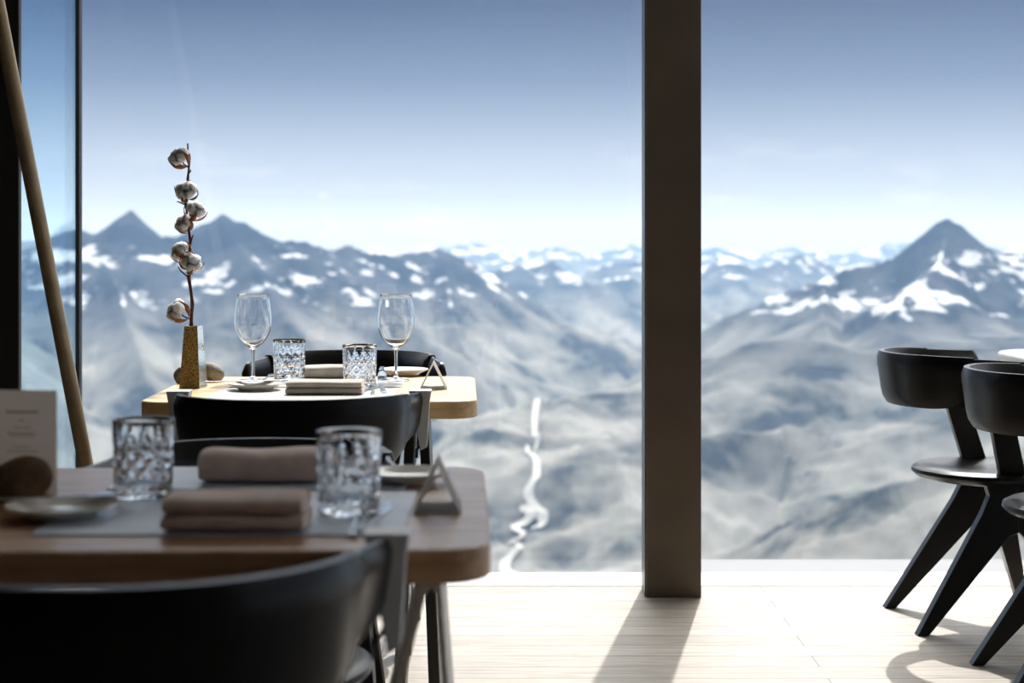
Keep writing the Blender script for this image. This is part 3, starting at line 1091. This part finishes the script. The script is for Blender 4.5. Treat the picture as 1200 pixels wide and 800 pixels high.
RIDGES = [
    # slope, points
    (0.62, [rp(-420, 270, 6500), rp(-250, 240, 6800), rp(-80, 268, 6800), rp(40, 280, 6900), rp(100, 267, 7000), rp(138, 274, 7000), rp(160, 244, 7000),
            rp(186, 274, 7000), rp(228, 268, 7000), rp(262, 249, 7000), rp(285, 258, 7000), rp(315, 282, 7100), rp(350, 284, 7200), rp(385, 296, 7300),
            rp(410, 287, 7400), rp(440, 296, 7500), rp(475, 298, 7600), rp(510, 290, 7800), rp(540, 304, 8000), rp(575, 328, 8100),
            rp(620, 352, 8200), rp(680, 392, 8300), rp(740, 430, 8400)]),
    (0.55, [rp(520, 330, 11500), rp(580, 312, 11500), rp(610, 309, 11500), rp(640, 303, 11500), rp(665, 318, 11600), rp(700, 330, 11600), rp(745, 322, 11800), rp(800, 345, 12000)]),
    (0.5, [rp(700, 312, 14500), rp(760, 300, 14500), rp(800, 318, 14000), rp(850, 300, 13500), rp(895, 312, 13500), rp(940, 296, 14000), rp(990, 312, 14500), rp(1060, 300, 15000)]),
    (0.5, [rp(-200, 280, 23000), rp(300, 290, 23000), rp(480, 295, 23000), rp(560, 283, 23500), rp(600, 297, 23500), rp(655, 288, 23000), rp(690, 298, 23000), rp(740, 285, 23000), rp(790, 300, 23000),
           rp(845, 288, 23000), rp(890, 297, 23000), rp(930, 287, 23500), rp(985, 298, 23500), rp(1040, 283, 24000), rp(1200, 290, 24000), rp(1400, 285, 24000)]),
    (0.60, [rp(812, 398, 6300), rp(850, 378, 6300), rp(900, 352, 6350), rp(950, 332, 6400), rp(1000, 310, 6450), rp(1040, 300, 6500), rp(1070, 282, 6500),
            rp(1088, 264, 6500), rp(1105, 254, 6500), rp(1122, 264, 6500), rp(1150, 291, 6500), rp(1180, 288, 6500), rp(1215, 280, 6500), rp(1280, 300, 6400), rp(1400, 285, 6400), rp(1550, 300, 6400)]),
    (0.30, [rp(835, 418, 4900), rp(880, 402, 4900), rp(930, 398, 4900), rp(1000, 408, 4900), rp(1080, 398, 5000), rp(1200, 392, 5000), rp(1400, 380, 5000)]),
    (0.42, [rp(800, 690, 3000), rp(850, 652, 2950), rp(940, 620, 2900), rp(1030, 590, 2800), rp(1110, 566, 2750), rp(1220, 536, 2700), rp(1400, 500, 2700)]),
    (0.40, [rp(1400, 460, 3900), rp(1200, 478, 3900), rp(1050, 505, 3950), rp(940, 540, 4000), rp(850, 575, 4050), rp(770, 610, 4150)]),
    # spurs running down towards the viewer from the western range
    (0.60, [rp(262, 262, 6950), rp(310, 330, 6400), rp(350, 400, 5900), rp(395, 480, 5500)]),
    (0.60, [rp(120, 285, 6900), rp(150, 345, 6300), rp(160, 420, 5800), rp(190, 520, 5300)]),
    (0.58, [rp(510, 298, 7700), rp(535, 350, 7200), rp(560, 410, 6800), rp(600, 480, 6300)]),
    (0.60, [rp(-60, 290, 6700), rp(-20, 350, 6000), rp(20, 430, 5500), rp(60, 540, 5000)]),
    (0.55, [rp(1105, 270, 6450), rp(1090, 320, 6000), rp(1060, 365, 5600)]),
    (0.55, [rp(960, 335, 6350), rp(965, 365, 6000), rp(985, 392, 5700)]),
    # eastern wall of the valley, beyond the column
    (0.55, [rp(830, 400, 7200), rp(770, 440, 7000), rp(720, 500, 6700), rp(690, 560, 6200)]),
]
FLOOR_Z = -960.0


def terrain_height(x, y):
    best = np.full(x.shape, -1e9)
    dmin = np.full(x.shape, 1e9)
    wx = x + 160 * (vnoise(x / 700, y / 700, 91) - 0.5)
    wy = y + 160 * (vnoise(x / 700 + 40, y / 700 + 9, 92) - 0.5)
    for slope, pts in RIDGES:
        for (ax, ay, az), (bx, by, bz) in zip(pts[:-1], pts[1:]):
            vx, vy = bx - ax, by - ay
            L = vx * vx + vy * vy
            k = np.clip(((wx - ax) * vx + (wy - ay) * vy) / L, 0, 1)
            d = np.hypot(wx - (ax + k * vx), wy - (ay + k * vy))
            h = az + k * (bz - az) - slope * d * (1 - 0.00010 * np.minimum(d, 2200)) - 42 * (1 - np.exp(-d / 110))
            up = h > best
            best = np.where(up, h, best)
            dmin = np.where(up, d, dmin)
    fl = FLOOR_Z + 60 * vnoise(x / 900, y / 900, 5)
    best = np.where(best < fl, fl - 30 * (1 - np.exp(-(fl - best) / 300)), best)
    onr = np.clip((best - FLOOR_Z) / 350, 0, 1)
    amp = (14 + 0.26 * np.minimum(dmin, 900)) * onr
    best = best + amp * (ridged(x, y, 900, 6, 11) - 0.62) * 1.5
    best += 62 * onr * np.clip(0.5 + dmin / 300, 0, 1) * (ridged(x, y, 300, 5, 61) - 0.6)
    return best


def mountains():
    na, nd = 660, 640
    ang = np.linspace(math.radians(-25), math.radians(25), na)
    dist = np.exp(np.linspace(math.log(1500), math.log(27000), nd))
    A, D = np.meshgrid(ang, dist)
    X, Y = D * np.sin(A), D * np.cos(A)
    Z = terrain_height(X, Y)
    co = np.stack([X, Y, Z], -1).reshape(-1, 3).astype(np.float32)
    me = bpy.data.meshes.new('mountain_terrain')
    me.vertices.add(len(co))
    me.vertices.foreach_set('co', co.ravel())
    i = np.arange(nd - 1)[:, None] * na + np.arange(na - 1)[None, :]
    quads = np.stack([i, i + 1, i + na + 1, i + na], -1).reshape(-1, 4)
    nf = len(quads)
    me.loops.add(nf * 4)
    me.loops.foreach_set('vertex_index', quads.ravel().astype(np.int32))
    me.polygons.add(nf)
    me.polygons.foreach_set('loop_start', np.arange(nf, dtype=np.int32) * 4)
    me.polygons.foreach_set('loop_total', np.full(nf, 4, dtype=np.int32))
    me.polygons.foreach_set('use_smooth', np.ones(nf, dtype=bool))
    me.update(calc_edges=True)
    me.validate()
    me.materials.append(M['terrain'])
    o = bpy.data.objects.new('mountain_terrain', me)
    COL.objects.link(o)
    struct(o)
    # pale braided river on the valley floor
    path = [(716, 476), (690, 492), (655, 505), (628, 535), (622, 560), (634, 578), (618, 600), (606, 630), (600, 660), (592, 700)]
    pts = []
    for px, py in path:
        d = 850.0 * F / (py - HOR)
        for _ in range(6):
            x = (px - 600) / F * d
            z = float(terrain_height(np.array([x]), np.array([d]))[0])
            d = 0.5 * d + 0.5 * (CAMZ - z) * F / (py - HOR)
        pts.append(((px - 600) / F * d, d))
    dense = []
    for k in range(len(pts) - 1):
        for q in range(14):
            f = q / 14
            f2 = f
            dense.append((pts[k][0] * (1 - f2) + pts[k + 1][0] * f2 + 14 * math.sin(k * 2 + q * 0.6), pts[k][1] * (1 - f2) + pts[k + 1][1] * f2))
    mb = MB()
    vs = []
    W = 5
    for k, (x, y) in enumerate(dense):
        wd = 8 + 4 * math.sin(k * 0.23)
        for q in range(W):
            xx = x + wd * (q / (W - 1) * 2 - 1)
            z = float(terrain_height(np.array([xx]), np.array([y]))[0]) + 9
            vs.append((xx, y, z))
    fs = [(k * W + q, k * W + q + 1, (k + 1) * W + q + 1, (k + 1) * W + q) for k in range(len(dense) - 1) for q in range(W - 1)]
    mb.add(vs, fs)
    struct(mb.build('river', 'water', smooth=60))


mountains()

# mountain air: one thin homogeneous scattering volume over the valley
m, nt, out = new_mat('mountain_air')
vs_ = N(nt, 'ShaderNodeVolumeScatter')
vs_.inputs['Color'].default_value = (0.38, 0.62, 1.0, 1)
vs_.inputs['Density'].default_value = 1 / 23000.0
vs_.inputs['Anisotropy'].default_value = 0.25
nt.links.new(vs_.outputs[0], out.inputs['Volume'])
m.cycles.homogeneous_volume = True
M['air'] = m
o = MB().box((0, 15300, -550), (32000, 29600, 2100)).build('haze', 'air')
o['kind'] = 'stuff'
o['label'] = 'pale blue haze lying over the valley and mountains'
o['category'] = 'haze'

# ------------------------------------------------------------------ light
sun = bpy.data.lights.new('sun', 'SUN')
sun.energy = 5.4
sun.angle = math.radians(0.55)
sun.color = (1.0, 0.965, 0.91)
so = bpy.data.objects.new('sun', sun)
COL.objects.link(so)
trav = Vector((-0.19, -1.0, -1.17))
so.rotation_euler = trav.to_track_quat('-Z', 'Y').to_euler()

w = bpy.data.worlds.new('sky')
SC.world = w
w.use_nodes = True
nt = w.node_tree
for n in list(nt.nodes):
    nt.nodes.remove(n)
out = nt.nodes.new('ShaderNodeOutputWorld')
bg = N(nt, 'ShaderNodeBackground')
bg.inputs['Strength'].default_value = 1.0
tc = N(nt, 'ShaderNodeTexCoord')
sp = N(nt, 'ShaderNodeSeparateXYZ')
nt.links.new(tc.outputs['Generated'], sp.inputs[0])
mr = N(nt, 'ShaderNodeMapRange')
mr.inputs['From Min'].default_value = -0.05
mr.inputs['From Max'].default_value = 0.45
nt.links.new(sp.outputs['Z'], mr.inputs['Value'])
def zz(v):
    return (v + 0.05) / 0.5
rs = ramp(nt, [(0.0, (0.55, 0.58, 0.62)), (zz(0.0), (0.70, 0.70, 0.70)), (zz(0.025), (0.70, 0.71, 0.73)), (zz(0.055), (0.55, 0.60, 0.70)),
               (zz(0.10), (0.24, 0.30, 0.43)), (zz(0.155), (0.05, 0.085, 0.19)), (zz(0.175), (0.10, 0.15, 0.28)), (zz(0.24), (0.60, 0.66, 0.78)), (zz(0.32), (1.1, 1.15, 1.22)), (1.0, (1.5, 1.55, 1.6))])
nt.links.new(mr.outputs[0], rs.inputs[0])
mp = N(nt, 'ShaderNodeMapping')
mp.inputs['Scale'].default_value = (9, 9, 34)
mp.inputs['Location'].default_value = (1.3, 0.2, 0.4)
nz = N(nt, 'ShaderNodeTexNoise', i_Scale=1.6, i_Detail=6.0, i_Roughness=0.55)
nt.links.new(tc.outputs['Generated'], mp.inputs[0])
nt.links.new(mp.outputs[0], nz.inputs['Vector'])
cr = ramp(nt, [(0.55, (0, 0, 0)), (0.70, (0.5, 0.5, 0.5))])
nt.links.new(nz.outputs['Fac'], cr.inputs[0])
cm = N(nt, 'ShaderNodeMapRange')      # clouds thin out upwards
cm.inputs['From Min'].default_value = 0.08
cm.inputs['From Max'].default_value = 0.02
nt.links.new(sp.outputs['Z'], cm.inputs['Value'])
mu = N(nt, 'ShaderNodeMath', operation='MULTIPLY')
nt.links.new(cr.outputs[0], mu.inputs[0])
nt.links.new(cm.outputs[0], mu.inputs[1])
mx = N(nt, 'ShaderNodeMix', data_type='RGBA')
nt.links.new(mu.outputs[0], mx.inputs['Factor'])
nt.links.new(rs.outputs[0], mx.inputs['A'])
mx.inputs['B'].default_value = (0.95, 0.95, 0.95, 1)
# bright aureole of sky around the sun
to_sun = -trav.normalized()
vn = N(nt, 'ShaderNodeVectorMath', operation='NORMALIZE')
nt.links.new(tc.outputs['Generated'], vn.inputs[0])
dt = N(nt, 'ShaderNodeVectorMath', operation='DOT_PRODUCT')
nt.links.new(vn.outputs[0], dt.inputs[0])
dt.inputs[1].default_value = to_sun
mxz = N(nt, 'ShaderNodeMath', operation='MAXIMUM')
mxz.inputs[1].default_value = 0.0
nt.links.new(dt.outputs['Value'], mxz.inputs[0])
pw = N(nt, 'ShaderNodeMath', operation='POWER')
pw.inputs[1].default_value = 20.0
nt.links.new(mxz.outputs[0], pw.inputs[0])
sc_ = N(nt, 'ShaderNodeMix', data_type='RGBA')
nt.links.new(pw.outputs[0], sc_.inputs['Factor'])
sc_.inputs['A'].default_value = (0, 0, 0, 1)
sc_.inputs['B'].default_value = (13.0, 12.8, 12.2, 1)
sc_.clamp_result = False
ads = N(nt, 'ShaderNodeMix', data_type='RGBA', blend_type='ADD')
ads.inputs['Factor'].default_value = 1.0
nt.links.new(mx.outputs['Result'], ads.inputs['A'])
nt.links.new(sc_.outputs['Result'], ads.inputs['B'])
nt.links.new(ads.outputs['Result'], bg.inputs['Color'])
nt.links.new(bg.outputs[0], out.inputs[0])

# ------------------------------------------------------------------ camera
cam = bpy.data.cameras.new('camera')
cam.sensor_width = 36
cam.lens = F / 1200 * 36
cam.shift_y = -(400 - HOR) / 1200
cam.clip_start = 0.05
cam.clip_end = 100000
cam.dof.use_dof = True
cam.dof.focus_distance = 3.98
cam.dof.aperture_fstop = 4.0
co = bpy.data.objects.new('camera', cam)
COL.objects.link(co)
co.location = (0, 0, CAMZ)
co.rotation_euler = (PI / 2, 0, 0)
SC.camera = co

SC.view_settings.view_transform = 'Standard'
SC.view_settings.look = 'None'
SC.view_settings.gamma = 1
SC.view_settings.exposure = 0.0
SC.view_settings.use_curve_mapping = False
SC.cycles.use_denoising = True
SC.cycles.max_bounces = 14
SC.cycles.transmission_bounces = 12
SC.cycles.transparent_max_bounces = 16
SC.cycles.volume_bounces = 0
